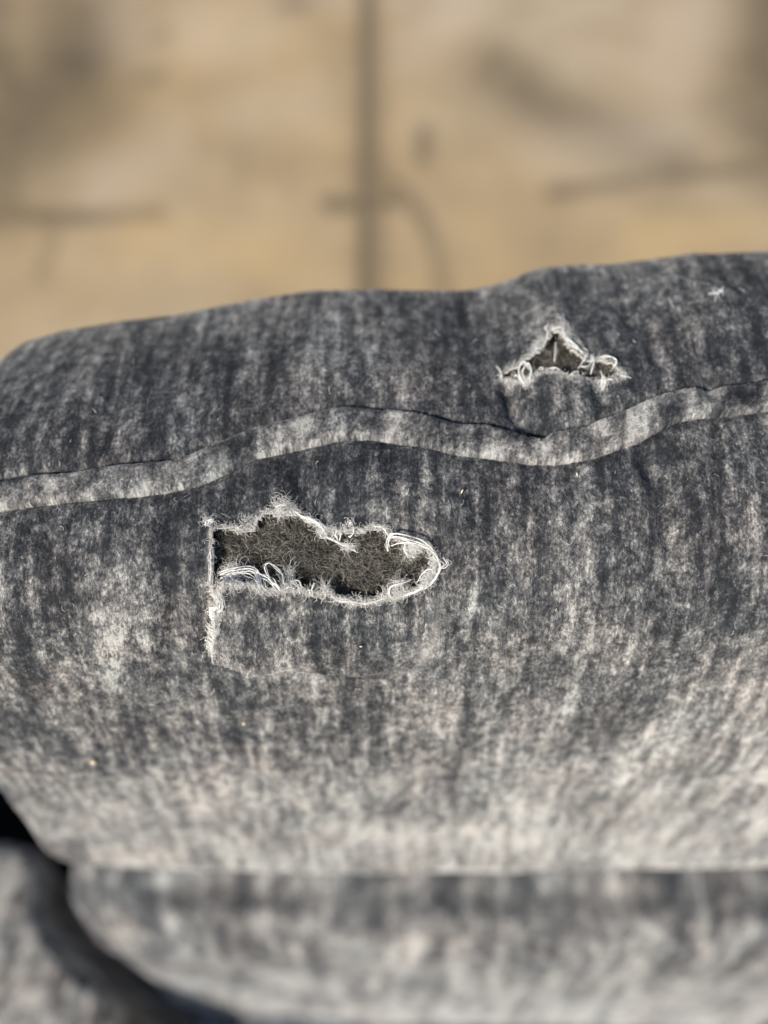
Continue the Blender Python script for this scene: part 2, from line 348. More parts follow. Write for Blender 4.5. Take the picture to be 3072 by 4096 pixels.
# ---------------------------------------------------------------- locating seen points on the cover
vk = np.arange(1000, 3520, 3.0); RI = np.empty((nc, len(vk)))
for c in range(nc):
    r = np.nonzero(vis[c])[0]
    if len(r) < 9: r = np.arange(20, 13 + NR)
    vv = V[c, r]; k = np.argsort(vv); RI[c] = np.interp(vk, vv[k], r[k])
def bil(Arr, ci, ri):
    ci = np.clip(ci, 0, nc - 1.001); ri = np.clip(ri, 0, nr - 1.001); a = ci.astype(int); b = ri.astype(int); f = (ci - a); g = (ri - b)
    if Arr.ndim == 3: f = f[..., None]; g = g[..., None]
    return (Arr[a, b] * (1 - f) + Arr[a + 1, b] * f) * (1 - g) + (Arr[a, b + 1] * (1 - f) + Arr[a + 1, b + 1] * f) * g
cidx = np.arange(nc, dtype=float)
def locate(u, v):
    u = np.asarray(u, float); v = np.asarray(v, float); d = ray(u, v); x = d[..., 0] * .22
    kf = np.clip((v - vk[0]) / 3.0, 0, len(vk) - 1.001); k = kf.astype(int); kg = kf - k
    for it in range(6):
        ci = np.clip(np.interp(x, xs, cidx), 0, nc - 1.001); a = ci.astype(int); f = ci - a
        ri = (RI[a, k] * (1 - kg) + RI[a, k + 1] * kg) * (1 - f) + (RI[a + 1, k] * (1 - kg) + RI[a + 1, k + 1] * kg) * f
        p = bil(P0, ci, ri); x = d[..., 0] * ((p - CAM) @ FW)
    return ci, ri
def on_cover(u, v, h=0.0, disp=True):     # world point h metres above the cloth
    ci, ri = locate(u, v); return bil(P1 if disp else P0, ci, ri) + bil(N0, ci, ri) * np.asarray(h)[..., None]

# ---------------------------------------------------------------- seam band across the backrest
nu, nv_ = 620, 15
us = np.linspace(-60, 3140, nu); wv = np.linspace(0, 1, nv_)
UU = np.repeat(us[:, None], nv_, 1); e = 3.0 * fbm(us / 23, us * 0 + 3, 3)[:, None]
VV = (bt(us)[:, None] - 4 + e) * (1 - wv) + (bb(us)[:, None] + 4 + e) * wv
hh = .0019 * (1 - np.abs(2 * wv - 1) ** 5)[None] - .0004 + .0006 * fbm(us[:, None] / 60, wv[None] * 2 + 9, 3)
ci, ri = locate(UU, VV)
base = bil(P0, ci, ri) + bil(N0, ci, ri) * (bil(D, ci, ri) * 1.0)[..., None]
Nb = bil(N0, ci, ri)
# ignore the narrow edge grooves under the band: rebuild its level from the smooth dip
sm = bil(D + .0013 * np.exp(-((V - tb) / 18) ** 2) + .0009 * np.exp(-((V - bbm) / 17) ** 2), ci, ri)
PB = bil(P0, ci, ri) + Nb * (sm + hh + .0002)[..., None]
edge = np.array([1] + [0] * (nv_ - 2) + [1]); PB -= Nb * (edge * .0012)[None, :, None]
fabB = np.stack([us[:, None] * 7e-5 * .8 + 0 * wv, VV * 7e-5 + .37 + us[:, None] * 2e-5, np.zeros_like(VV)], -1)
band = mesh_np('seam_band', PB.reshape(-1, 3) - OFF, grid_faces(nu, nv_), M_band, sofa, {'fab': ('FLOAT_VECTOR', fabB)}, label='narrow paler velvet band sewn along the wavy seam')

# ---------------------------------------------------------------- pile: short fibres of the velvet
def blades(P, N, Tn, fb, length, width, lean, spread, name, mat, parent):
    n = len(P); B = np.cross(N, Tn); an = rng.normal(0, spread, n)[:, None]
    dirv = Tn * np.cos(an) + B * np.sin(an); le = (length * rng.uniform(.5, 1.25, n))[:, None]
    up = rng.uniform(.35, 1.0, n)[:, None] * lean
    tip = P + (dirv * (1 - lean * .5) + N * up) * le; midp = P + (dirv * .35 + N * up * .8) * le
    side = np.cross(dirv, N) * (width * rng.uniform(.5, 1.2, n))[:, None] * .5
    r0 = P - N * .0001
    VV_ = np.stack([r0 - side, r0 + side, midp + side * .8, midp - side * .8, tip], 1).reshape(-1, 3)
    k = np.arange(n)[:, None] * 5; Fq = (k + np.array([[0, 1, 2]]), k + np.array([[0, 2, 3]]), k + np.array([[3, 2, 4]]))
    rn = np.repeat(rng.random(n), 5); fa = np.repeat(fb, 5, 0)
    return mesh_np(name, VV_ - OFF, np.vstack(Fq), mat, parent, {'fab': ('FLOAT_VECTOR', fa), 'rnd': ('FLOAT', rn), 'sn': ('FLOAT_VECTOR', np.repeat(N, 5, 0))}, smooth=False, kind='stuff')
_, T0 = normals(P1); Tdown = -T0         # dv runs near -> far, so minus it points down the front
n = 170000
pu = rng.uniform(-20, 3092, n); pv = 1010 + (3300 - 1010) * rng.random(n)
ok = (pv > vtop(pu) + 4) & ~inside(pu, pv, H1) & ~inside(pu, pv, H2) & ~((pv > bt(pu) + 6) & (pv < bb(pu) - 6))
pu, pv = pu[ok], pv[ok]; ci, ri = locate(pu, pv)
lay = fbm(pu / 90, pv / 160, 3)[:, None] * 2.4
Nn = bil(N0, ci, ri); Tp = bil(Tdown, ci, ri); Bp = np.cross(Nn, Tp); Tp = Tp * np.cos(lay) + Bp * np.sin(lay)
Tp /= np.linalg.norm(Tp, axis=1, keepdims=True)
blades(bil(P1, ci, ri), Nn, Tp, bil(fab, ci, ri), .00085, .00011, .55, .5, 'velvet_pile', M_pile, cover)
n = 26000
pu = rng.uniform(-20, 3092, n); k = rng.random(n); pv = bt(pu) * (1 - k) + bb(pu) * k; ci, ri = locate(pu, pv)
fi = np.clip((pu + 60) / 3200 * (nu - 1), 0, nu - 1.01); fj = k * (nv_ - 1.01); a = fi.astype(int); b = fj.astype(int); f = (fi - a)[:, None]; g = (fj - b)[:, None]
q = lambda A_: (A_[a, b] * (1 - f) + A_[a + 1, b] * f) * (1 - g) + (A_[a, b + 1] * (1 - f) + A_[a + 1, b + 1] * f) * g
Nn = bil(N0, ci, ri); Tp = bil(Tdown, ci, ri); lay = fbm(pu / 60, pv / 60, 2)[:, None] * 4; Bp = np.cross(Nn, Tp); Tp = Tp * np.cos(lay) + Bp * np.sin(lay); Tp /= np.linalg.norm(Tp, axis=1, keepdims=True)
blades(q(PB), Nn, Tp, q(fabB), .0010, .00011, .6, .7, 'velvet_pile', M_bpile, band)

# ---------------------------------------------------------------- wadding under the tears
def tubes(paths, radii, sides=3):
    """paths (n, k, 3), radii (n,) or (n,k) -> verts, faces, per-vertex fibre index"""
    n, k, _ = paths.shape; Tn = np.gradient(paths, axis=1); Tn /= np.maximum(np.linalg.norm(Tn, axis=-1, keepdims=True), 1e-12)
    ref = np.array([.31, .52, .79]); A = np.cross(Tn, ref); A /= np.maximum(np.linalg.norm(A, axis=-1, keepdims=True), 1e-9); B = np.cross(Tn, A)
    R = np.broadcast_to(radii[:, None] if radii.ndim == 1 else radii, (n, k))
    an = np.arange(sides) * 2 * math.pi / sides
    V_ = paths[:, :, None] + (A[:, :, None] * np.cos(an)[:, None] + B[:, :, None] * np.sin(an)[:, None]) * R[:, :, None, None]
    f, s, c = np.meshgrid(np.arange(n), np.arange(k - 1), np.arange(sides), indexing='ij'); o = f * k * sides
    Fq = np.stack([o + s * sides + c, o + s * sides + (c + 1) % sides, o + (s + 1) * sides + (c + 1) % sides, o + (s + 1) * sides + c], -1).reshape(-1, 4)
    return V_.reshape(-1, 3), Fq, np.repeat(np.arange(n), k * sides)
def wadding(box, nf, depth, seed, label):
    u0, v0, u1, v1 = box; nu_, nv2 = 90, 60
    a, b = np.meshgrid(np.linspace(u0, u1, nu_), np.linspace(v0, v1, nv2), indexing='ij')
    dp = -depth + .0022 * fbm(a / 55, b / 55, 4)
    PW = on_cover(a, b, dp, False)
    wob = mesh_np('wadding', PW.reshape(-1, 3) - OFF, grid_faces(nu_, nv2), M_wad, sofa, label=label)
    r = rng; cu = r.uniform(u0, u1, nf); cv = r.uniform(v0, v1, nf); k = 9
    pts = np.zeros((nf, k, 3)); ang = r.uniform(0, 2 * math.pi, nf); curv = r.normal(0, .42, nf); st = r.uniform(5, 12, nf)
    x, y = cu.copy(), cv.copy(); ph = r.uniform(0, 6.28, nf); lift = np.abs(r.normal(0, .0009, nf)); tilt = r.normal(0, .0002, nf)
    for s in range(k):
        h = -depth + .0022 * fbm(x / 55, y / 55, 4) + .0003 + lift * np.sin(s / (k - 1) * math.pi) + .00018 * np.sin(s * 1.3 + ph) + tilt * s
        pts[:, s] = on_cover(x, y, h, False)
        ang += curv + r.normal(0, .28, nf); x = x + np.cos(ang) * st; y = y + np.sin(ang) * st
    V_, F_, ix = tubes(pts, r.uniform(.00002, .000048, nf))
    rn = r.random(nf) ** 3.2
    mesh_np('wadding_fibre', V_ - OFF, F_, M_wf, wob, {'rnd': ('FLOAT', rn[ix])}, kind='stuff')
wadding((780, 1990, 1830, 2460), 14000, .0042, 1, 'brown fibre wadding showing through the large tear')
wadding((1960, 1280, 2540, 1580), 4200, .0046, 2, 'brown fibre wadding showing through the small tear')

# ---------------------------------------------------------------- loose threads
def cr(pts, k):
    p = np.array(pts, float); p = np.vstack([2 * p[0] - p[1], p, 2 * p[-1] - p[-2]]); out = []
    for i in range(1, len(p) - 2):
        for s in range(k):
            t = s / k; out.append(.5 * (2 * p[i] + (p[i + 1] - p[i - 1]) * t + (2 * p[i - 1] - 5 * p[i] + 4 * p[i + 1] - p[i + 2]) * t * t + (3 * p[i] - p[i - 1] - 3 * p[i + 1] + p[i + 2]) * t ** 3))
    out.append(p[-2]); return np.array(out)
STR = []
def thread(pts, rad=.00016, Z=Z1, name='loose_thread', ply=True):
    for k in range(2 if Z is Z1 else 1):
        p2 = np.array(pts, float); p2[:, :2] += rng.normal(0, 7, (len(pts), 2)); p2[:, 2] += rng.normal(0, .25, len(pts)); q2 = cr(p2, 5)
        t2 = np.interp(np.linspace(0, 1, 13), np.linspace(0, 1, len(q2)), np.arange(len(q2))); q2 = np.stack([np.interp(t2, np.arange(len(q2)), q2[:, c]) for c in range(3)], 1)
        uv2 = np.array([Z(a, b) for a, b in q2[:, :2]]); STR.append(on_cover(uv2[:, 0], uv2[:, 1], q2[:, 2] / 1000))
    q = cr(pts, 7); uv = np.array([Z(a, b) for a, b in q[:, :2]])
    Pt = on_cover(uv[:, 0], uv[:, 1], q[:, 2] / 1000)
    n = len(Pt); s = np.concatenate([[0], np.cumsum(np.linalg.norm(np.diff(Pt, axis=0), axis=1))])
    taper = np.ones(n) * rad; taper[-1] *= .4; taper[0] *= .7
    if ply:
        Tn = np.gradient(Pt, axis=0); Tn /= np.linalg.norm(Tn, axis=1, keepdims=True); A = np.cross(Tn, [.2, .3, .9]); A /= np.linalg.norm(A, axis=1, keepdims=True); B = np.cross(Tn, A)
        ps = []
        for o in (0, math.pi):
            an = s / .0011 * 2 * math.pi + o; ps.append(Pt + (A * np.cos(an)[:, None] + B * np.sin(an)[:, None]) * rad * .45)
        V_, F_, _ = tubes(np.array(ps), np.stack([taper * .72] * 2), 5)
    else: V_, F_, _ = tubes(Pt[None], taper[None], 5)
    return mesh_np(name, V_ - OFF, F_, M_thread, cover)
T = [   # large tear: (x, y, millimetres above the cloth)
 [(1180,352,.2),(1168,310,1.5),(1195,272,2.2),(1260,268,2.4),(1340,292,2.2),(1400,322,1.4),(1430,352,.3)],
 [(1186,330,.2),(1180,298,1.6),(1215,270,2.4),(1290,280,2.8),(1365,305,2.2),(1422,345,.5)],
 [(1176,345,-.5),(1185,290,1.0),(1230,282,1.8),(1300,300,2.0),(1380,325,1.4),(1425,360,.2)],
 [(1195,322,0),(1240,312,.8),(1290,308,1),(1340,318,.8),(1400,345,.4)],
 [(1270,312,.4),(1268,345,.6),(1290,375,.2),(1330,390,-.8)],
 [(1425,355,.4),(1450,395,.8),(1462,440,1),(1440,490,1),(1405,520,.8),(1350,555,.6),(1290,580,.5),(1250,590,.2)],
 [(1420,380,.2),(1455,410,1),(1470,440,1.3),(1450,480,1.2),(1415,525,.8),(1375,552,.4)],
 [(1500,398,.3),(1510,420,1.2),(1490,442,1.5),(1460,446,.8)],
 [(1490,395,.3),(1500,418,1.0),(1480,436,1.5),(1450,450,.8)],
 [(1430,408,.3),(1460,408,.6),(1485,420,.6),(1470,445,.4)],
 [(1436,452,.2),(1400,450,1),(1362,478,1),(1338,520,.2)],
 [(1380,535,.3),(1330,560,.6),(1280,575,.6),(1262,590,.3),(1268,602,.2)],
 [(1190,590,.2),(1180,556,.9),(1200,530,1.1),(1250,522,.6),(1300,512,-.4)],
 [(1200,592,.2),(1186,566,.9),(1196,538,1.1),(1230,528,.6)],
 [(890,600,.4),(930,606,.6),(980,604,.6),(1040,622,.5),(1100,612,.5),(1150,596,.4)],
 [(900,592,.3),(960,598,.5),(1010,615,.5),(1060,618,.4)],
 [(250,470,.2),(290,452,.8),(350,440,1.2),(410,432,1.3),(455,448,1),(480,490,.8),(500,530,.3)],
 [(255,482,.2),(300,462,.9),(360,450,1.3),(420,445,1.3),(462,470,1),(485,515,.4)],
 [(260,495,.2),(320,470,.9),(380,462,1.2),(430,462,1.1),(470,500,.8),(520,545,.3)],
 [(265,512,.2),(310,482,.8),(345,495,.7),(390,502,.5),(400,515,.3)],
 [(280,500,.2),(330,476,.7),(400,470,1),(450,490,.8),(490,530,.4)],
 [(440,440,.3),(470,470,1.2),(520,490,1.2),(560,515,.8),(585,540,.3)],
 [(612,520,.2),(600,480,1.4),(570,440,2.3),(530,418,2.8),(505,430,2.6),(508,465,2),(540,500,1.3),(590,530,.4)],
 [(470,475,.4),(520,482,1),(560,500,.9),(590,545,.3)],
 [(480,490,.4),(530,505,.8),(575,545,.3)],
 [(612,540,.3),(640,528,.8),(670,540,.5)], [(640,500,.2),(672,520,.8),(700,540,.3)], [(660,500,.3),(690,505,.9),(712,540,.3)],
 [(780,512,1.4),(765,540,1.0),(770,572,.2)], [(752,545,.8),(758,568,.4),(772,578,.2)],
 [(665,138,.3),(700,165,1.2),(760,186,1.3),(800,215,.8),(830,262,-.6)],
 [(668,140,.3),(720,178,1.1),(785,196,1.3),(828,218,.6),(838,258,-.6)],
 [(740,190,.3),(790,205,1.1),(822,235,.7),(800,262,-.2),(830,278,-.5)],
 [(780,190,.4),(815,220,.9),(832,255,.4),(850,280,-.6),(900,300,-.6)],
 [(800,262,-.2),(850,276,.0),(890,300,.0),(930,322,-.2),(985,345,-.4),(1000,352,-.4)],
 [(830,268,.2),(880,288,.4),(930,318,.2),(1000,322,-.2)],
 [(895,232,.3),(890,262,.9),(902,290,-.2)], [(905,235,.3),(915,262,.9),(905,296,-.4)], [(870,240,.3),(882,268,.8),(870,285,.2)],
 [(985,232,.4),(988,252,1),(970,276,.4),(958,270,.2)], [(960,210,.3),(972,196,.8),(985,215,.6),(990,245,.4)],
 [(1090,222,.3),(1140,230,.6),(1165,252,.5),(1180,268,.3)],
 [(178,208,.3),(200,186,.9),(215,178,.7)], [(165,212,.3),(182,190,.8),(205,180,.9)], [(190,212,.3),(205,198,.7),(218,190,.5)],
 [(345,262,-.8),(348,230,.4),(362,222,.6),(378,212,.6)],
 [(192,690,.3),(196,660,1),(220,646,1.4),(250,650,.9),(268,640,.4)], [(222,740,.2),(206,712,.9),(212,670,1.2),(245,656,.9)],
 [(218,722,.2),(196,700,.9),(198,668,1.2),(230,652,.9)],
 [(215,568,.3),(225,588,.8),(240,600,.3)], [(202,430,.1),(205,470,.5),(201,515,.2)], [(200,345,.2),(204,385,.5),(202,425,.2)],
 [(268,560,.3),(285,590,1),(280,625,.8),(262,648,.3)], [(262,580,.3),(272,600,1),(264,630,.6)],
 [(560,120,.4),(590,112,1.2),(620,118,1),(600,138,.8),(575,130,.6)],
]
for y in range(655, 892, 19):        # yarn ends standing out of the flap's cut side
    x0 = 236 - (y - 650) * .09 + random.uniform(-9, 9); y += random.uniform(-4, 4); ln = random.uniform(26, 62)
    T.append([(x0 + 10, y - 3, .6), (x0, y + 1, 1.3), (x0 - ln * .5, y + random.uniform(0, 8), 1.0), (x0 - ln, y + random.uniform(2, 14), .4)])
for p in T: thread(p, .00009 if len(p) < 5 else .00011)
T2 = [
 [(590,372,.3),(600,330,.9),(580,300,1.2),(610,285,.6)], [(590,380,.3),(560,430,.6),(510,450,.6),(470,490,.3)], [(640,310,.4),(690,300,.8),(740,290,.6)],
 [(740,290,.5),(735,350,1.2),(770,410,1.4),(830,440,1.2),(890,460,.9)], [(760,300,.5),(745,355,1.2),(790,405,1.4),(850,435,1.2),(910,440,.7)],
 [(750,330,.5),(770,380,1.5),(840,430,1.4),(900,470,.9)],
 [(890,400,.6),(930,430,1.6),(920,500,1.7),(880,550,1.1),(850,590,.4)], [(905,410,.6),(920,460,1.5),(905,510,1.5),(870,560,.8)],
 [(955,430,.5),(975,490,1.6),(950,550,1.8),(905,578,1.4),(870,572,.9)], [(965,430,.5),(985,500,1.5),(975,560,1.2),(960,610,.4)],
 [(950,440,.5),(965,510,1.6),(935,560,1.5),(890,580,1)], [(975,450,.5),(990,520,1.2),(968,600,.5)],
 [(1030,480,.5),(1090,495,.9),(1150,520,1),(1165,545,.8),(1130,595,.3)], [(1060,500,.5),(1120,505,.9),(1168,540,.8),(1150,580,.4)],
 [(180,572,.9),(205,610,1),(222,665,.3)], [(190,580,.8),(212,625,.9),(228,660,.3)],
 [(400,720,.4),(365,660,1.6),(375,600,2.0),(420,570,1.9),(445,610,1.2)], [(420,730,.4),(380,680,1.4),(370,620,2),(400,575,2.1),(430,590,1.5)],
 [(440,720,.4),(400,650,1.5),(420,590,2.1),(455,580,1.8),(470,640,.9)], [(430,700,.4),(460,650,1.4),(450,590,1.8),(435,570,1.5)],
 [(450,710,.4),(470,640,1.2),(460,590,1.6),(445,560,1.4)], [(410,690,.4),(385,640,1.2),(410,600,1.7)], [(380,690,.4),(350,660,1.2),(325,660,.6)],
 [(460,690,.4),(475,620,1.0),(455,575,1.5)],
 [(1040,590,1),(1045,640,1.2),(1060,700,.4)], [(1060,750,.3),(1045,700,1.2),(1055,660,1.0)], [(1065,745,.3),(1075,690,1),(1060,650,.8)], [(1060,730,.3),(1090,690,.8),(1140,685,.3)],
 [(1200,650,.4),(1240,660,.9),(1285,655,.5)], [(530,610,.4),(550,592,.8),(570,605,.4)], [(600,600,.3),(660,595,.7),(700,610,.4)],
 [(780,660,.3),(820,640,.7),(850,625,.5)], [(655,500,-1),(665,440,.2),(668,370,.3)],
]
for p in T2: thread(p, .00010, Z2)

# ---------------------------------------------------------------- fuzz standing along the torn edges
def edge_samples(poly, n, closed=True):
    p = np.array(poly + ([poly[0]] if closed else [])); d = np.linalg.norm(np.diff(p, axis=0), axis=1); s = np.concatenate([[0], np.cumsum(d)])
    t = rng.uniform(0, s[-1], n); x = np.interp(t, s, p[:, 0]); y = np.interp(t, s, p[:, 1])
    x2 = np.interp(t + 2, s, p[:, 0]); y2 = np.interp(t + 2, s, p[:, 1]); tx, ty = x2 - x, y2 - y; L_ = np.hypot(tx, ty) + 1e-6
    return x, y, tx / L_, ty / L_
def fuzz(poly, n, length, dens, closed=True, rad=(.00002, .00005), hmax=.0011):
    x, y, tx, ty = edge_samples(poly, n, closed)
    m = dens(x, y) > rng.random(n); x, y, tx, ty = x[m], y[m], tx[m], ty[m]; n = len(x)
    ang = np.arctan2(ty, tx) + rng.uniform(0, 2 * math.pi, n); k = 7; st = length * rng.uniform(.3, 1.3, n) / k
    x = x + rng.normal(0, 7, n); y = y + rng.normal(0, 7, n); curv = rng.normal(0, .6, n); pts = np.zeros((n, k, 3)); hm = rng.uniform(0, hmax, n)
    for s in range(k):
        pts[:, s] = on_cover(x, y, .0001 + hm * np.sin((s + .4) / k * 2.6)); ang += curv + rng.normal(0, .3, n); x = x + np.cos(ang) * st; y = y + np.sin(ang) * st
    return pts, rng.uniform(*rad, n)
def dens1(x, y):
    d = np.full(len(x), .28)
    for cx, cy, s, a in [(*Z1(350,480),60,.9),(*Z1(480,510),60,.8),(*Z1(620,530),60,.7),(*Z1(1000,610),80,.7),(*Z1(1200,570),60,.9),(*Z1(1400,510),60,.9),(*Z1(1450,430),50,.9),(*Z1(1330,350),60,.6),(*Z1(760,200),50,.7),(*Z1(600,140),50,.8),(*Z1(260,560),40,.7),(*Z1(200,200),30,.6),(*Z1(830,550),30,.6)]:
        d = np.maximum(d, a * np.exp(-(np.hypot(x - cx, y - cy) / s) ** 2))
    return d * np.where((x < 870) & (y < 2300), .3, 1) * np.where((x < 1060) & (y < 2130), .5, 1)
allp = []; allr = []
for args in ((H1, 5200, 36, dens1, True), (H2, 900, 20, lambda x, y: np.full(len(x), .6), True), ([(x + random.uniform(-16, 10), y) for x, y in FLAP_L], 420, 50, lambda x, y: np.full(len(x), .9), False)):
    a, b = fuzz(*args); allp.append(a); allr.append(b)
def tuft(cx, cy, n, length, s, hmax):
    return fuzz([(cx - s, cy), (cx, cy - s * .6), (cx + s, cy), (cx, cy + s * .6)], n, length, lambda x, y: np.ones(len(x)), True, (.00002, .00004), hmax)
for c in ((*Z1(600,120),130,70,16,.0020), (*Z1(190,185),70,42,14,.0012), (*Z1(1310,350),120,60,22,.0005), (*Z1(820,240),110,55,18,.0010), (*Z1(960,330),70,45,18,.0006),
          (*Z1(1230,550),120,70,26,.0010), (*Z1(830,540),80,50,14,.0012), (*Z1(640,480),70,60,20,.0016), (*Z1(330,460),110,70,30,.0014), (*Z1(1400,500),90,50,20,.0012),
          (*Z1(360,230),40,40,12,.0008), (*Z1(410,190),60,40,22,.0008), (*Z1(970,200),40,25,8,.0012), (*Z1(250,570),70,40,14,.0012),
          (*Z2(420,690),90,34,14,.0012), (*Z2(760,320),110,36,16,.0012), (*Z2(850,380),80,30,16,.0010), (*Z2(520,420),70,34,14,.0009), (*Z2(1060,710),60,30,12,.0010), (*Z2(1200,630),50,34,12,.0009), (*Z2(720,260),60,34,18,.0010), (*Z2(300,690),40,30,12,.0008)):
    a, b = tuft(*c); allp.append(a); allr.append(b)
V_, F_, ix = tubes(np.concatenate(allp), np.concatenate(allr))
mesh_np('frayed_fuzz', V_ - OFF, F_, M_fuzz, cover, {'rnd': ('FLOAT', rng.random(len(ix) // 21)[ix])}, kind='stuff')

n = 150; x = rng.uniform(0, 3072, n); y = rng.uniform(1150, 3300, n); y = np.maximum(y, vtop(x) + 30); ang = rng.uniform(0, 6.28, n); pts = np.zeros((n, 6, 3)); cv = rng.normal(0, .35, n); st = rng.uniform(1.5, 6, n)
keep = ~inside(x, y, H1) & ~inside(x, y, H2)
for s_ in range(6): pts[:, s_] = on_cover(x, y, .0009 + .0002 * math.sin(s_)); ang += cv; x = x + np.cos(ang) * st; y = y + np.sin(ang) * st
V_, F_, ix = tubes(pts[keep], rng.uniform(.00003, .00007, keep.sum()))
mesh_np('lint_fibre', V_ - OFF, F_, M_fuzz, cover, {'rnd': ('FLOAT', rng.random(keep.sum())[ix])}, kind='stuff')
V_, F_, ix = tubes(np.array(STR), np.full(len(STR), .00005), 4)
mesh_np('thread_strand', V_ - OFF, F_, M_thread, cover, kind='stuff')

# ---------------------------------------------------------------- lower back panel
vb2 = lambda u: np.interp(u, [-400, 480, 564, 640, 723, 940, 1200, 1500, 3600], [3700, 3840, 3925, 3968, 4002, 4052, 4074, 4110, 4150])
nodes2 = [(0, .452), (.2, .450), (.36, .452), (.5, .451), (.62, .461), (.80, .512), (.93, .585), (1, .66)]
xs2 = colspace(-.134, .22, .235, .0022, .01, .008)
P2, _ = padded(lambda u: np.full(np.shape(u), 3300.), vb2, nodes2, [(.012, -.012), (.03, -.03), (.05, -.10)], [(.02, .003), (.06, -.004)], xs2, -.134, .235, .008, 160, False)
P2[..., 0] -= .015 * smooth01((P2[..., 1] - .050) / .042) * smooth01((-.04 - P2[..., 0]) / .085)
A2 = arc(P2); N2, _ = normals(P2)
P2 += N2 * (.004 * fbm(xs2[:, None] * 30, A2 * 16, 3) + .0014 * fbm(xs2[:, None] * 110, A2 * 22, 2))[..., None]
f2 = np.stack([np.broadcast_to(xs2[:, None] * .8 + .31, A2.shape), A2 * .8 + .02, 0 * A2], -1)
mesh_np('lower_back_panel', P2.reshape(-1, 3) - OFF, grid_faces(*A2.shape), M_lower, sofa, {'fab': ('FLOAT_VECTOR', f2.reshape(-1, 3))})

# ---------------------------------------------------------------- rounded boxes: seat, arm, side, plinth
def rbox(name, lo, hi, rad, mat, res=36, bump=.003, skew=None, seed=0, label=None):
    lo = np.array(lo, float); hi = np.array(hi, float); c = (lo + hi) / 2; hs = (hi - lo) / 2; Vs = []; Fs = []; Fb = []
    for ax in range(3):
        for sg in (-1, 1):
            g = np.sin(np.linspace(-1, 1, res) * math.pi / 2); a, b = np.meshgrid(g, g, indexing='ij'); o = [None] * 3
            i1, i2 = (ax + 1) % 3, (ax + 2) % 3; q = np.zeros((res, res, 3)); q[..., ax] = sg; q[..., i1] = a; q[..., i2] = b
            p = q * hs; inner = np.clip(p, -(hs - rad), hs - rad); d = p - inner; l = np.linalg.norm(d, axis=-1, keepdims=True)
            p = np.where(l > 1e-9, inner + d / np.maximum(l, 1e-9) * rad, p)
            nrm = np.where(l > 1e-9, d / np.maximum(l, 1e-9), q)
            p = p + c + nrm * (bump * fbm(p[..., 0] * 14 + 5 * seed + p[..., 2] * 9, p[..., 1] * 14 + p[..., 2] * 7, 3))[..., None]
            if skew: p = skew(p)
            F_ = grid_faces(res, res) + len(Vs) * res * res
            if sg < 0: F_ = F_[:, ::-1]
            Vs.append(p.reshape(-1, 3)); Fs.append(F_)
            Fb.append(np.stack([p[..., 0] + (p[..., 2] if ax == 0 else 0), p[..., 1] + (p[..., 2] if ax == 1 else 0), 0 * p[..., 0]], -1).reshape(-1, 3) + [seed * .37, seed * .61, 0])
    return mesh_np(name, np.vstack(Vs) - OFF, np.vstack(Fs), mat, sofa, {'fab': ('FLOAT_VECTOR', np.vstack(Fb))}, label=label)
rbox('seat', (-.140, -.50, .24), (.235, .075, .325), .03, M_seat, 60, .005, seed=1)
def armskew(p):
    q = p.copy(); w_ = smooth01((p[..., 0] + .36) / .2)
    e = np.interp(p[..., 1], [-.1, .034, .051, .0575, .0744, .097, .126, .147], [-.142, -.143, -.151, -.163, -.178, -.197, -.210, -.222])
    low = smooth01((.392 - p[..., 2]) / .10)
    q[..., 0] += w_ * (e + .133 + .048 * low * LOW[0] + .004 * np.sin(p[..., 1] * 90 + p[..., 2] * 40)); return q
LOW = [0]
rbox('armrest', (-.40, -.50, .16), (-.133, .133, .400), .014, M_arm, 110, .006, armskew, seed=2)
LOW = [1]
rbox('arm_side_panel', (-.39, -.49, .15), (-.137, .122, .388), .012, M_side, 90, .006, armskew, seed=4, label='shaded brown inner side of the armrest')
rbox('base_frame', (-.40, -.48, .05), (.235, .225, .17), .012, M_black, 12, .0, seed=3)
rbox('gap_shade_block', (-.40, .06, .17), (-.10, .30, .30), .01, M_black, 12, .004, seed=5)  # added black block standing in for the deep shade of the gap
for (x, y) in ((-.36, -.44), (.20, -.44), (-.36, .19), (.20, .19)):
    an = np.linspace(0, 2 * math.pi, 17)[:-1]; V_ = np.vstack([np.stack([x + np.cos(an) * r, y + np.sin(an) * r, np.full(16, z)], 1) for r, z in ((.016, 0), (.018, .004), (.024, .052))])
    F_ = [(k * 16 + i, k * 16 + (i + 1) % 16, (k + 1) * 16 + (i + 1) % 16, (k + 1) * 16 + i) for k in range(2) for i in range(16)]
    mesh_np('foot', V_ - OFF, F_, M_black, sofa)

# ---------------------------------------------------------------- lint and crumbs on the cloth (things of their own)
def speck(u, v, a, b, ang, h, mat, name, label, cat, group=None):
    c = on_cover(np.array([float(u)]), np.array([float(v)]), h)[0]
    nseg = 8; V_ = [(0, 0, 1)]; 
    for ring, z in ((.7, .6), (1, 0), (.7, -.6)):
        for i in range(nseg):
            t = i * 2 * math.pi / nseg; r = ring * random.uniform(.75, 1.2); V_.append((math.cos(t) * r, math.sin(t) * r, z))
    V_.append((0, 0, -1)); F_ = [(0, 1 + i, 1 + (i + 1) % nseg) for i in range(nseg)]
    for k in range(2):
        for i in range(nseg):
            p, q_ = 1 + k * nseg + i, 1 + k * nseg + (i + 1) % nseg; F_ += [(p, p + nseg, q_ + nseg), (p, q_ + nseg, q_)]
    F_ += [(1 + 2 * nseg + (i + 1) % nseg, 1 + 2 * nseg + i, 1 + 3 * nseg) for i in range(nseg)]
    V_ = np.array(V_) * [a, b, min(a, b)]; o = mesh_np(name, V_, F_, mat); o.location = c; o.rotation_euler = (math.radians(35), 0, math.radians(ang))
    o['label'] = label; o['category'] = cat
    if group: o['group'] = group
    return o
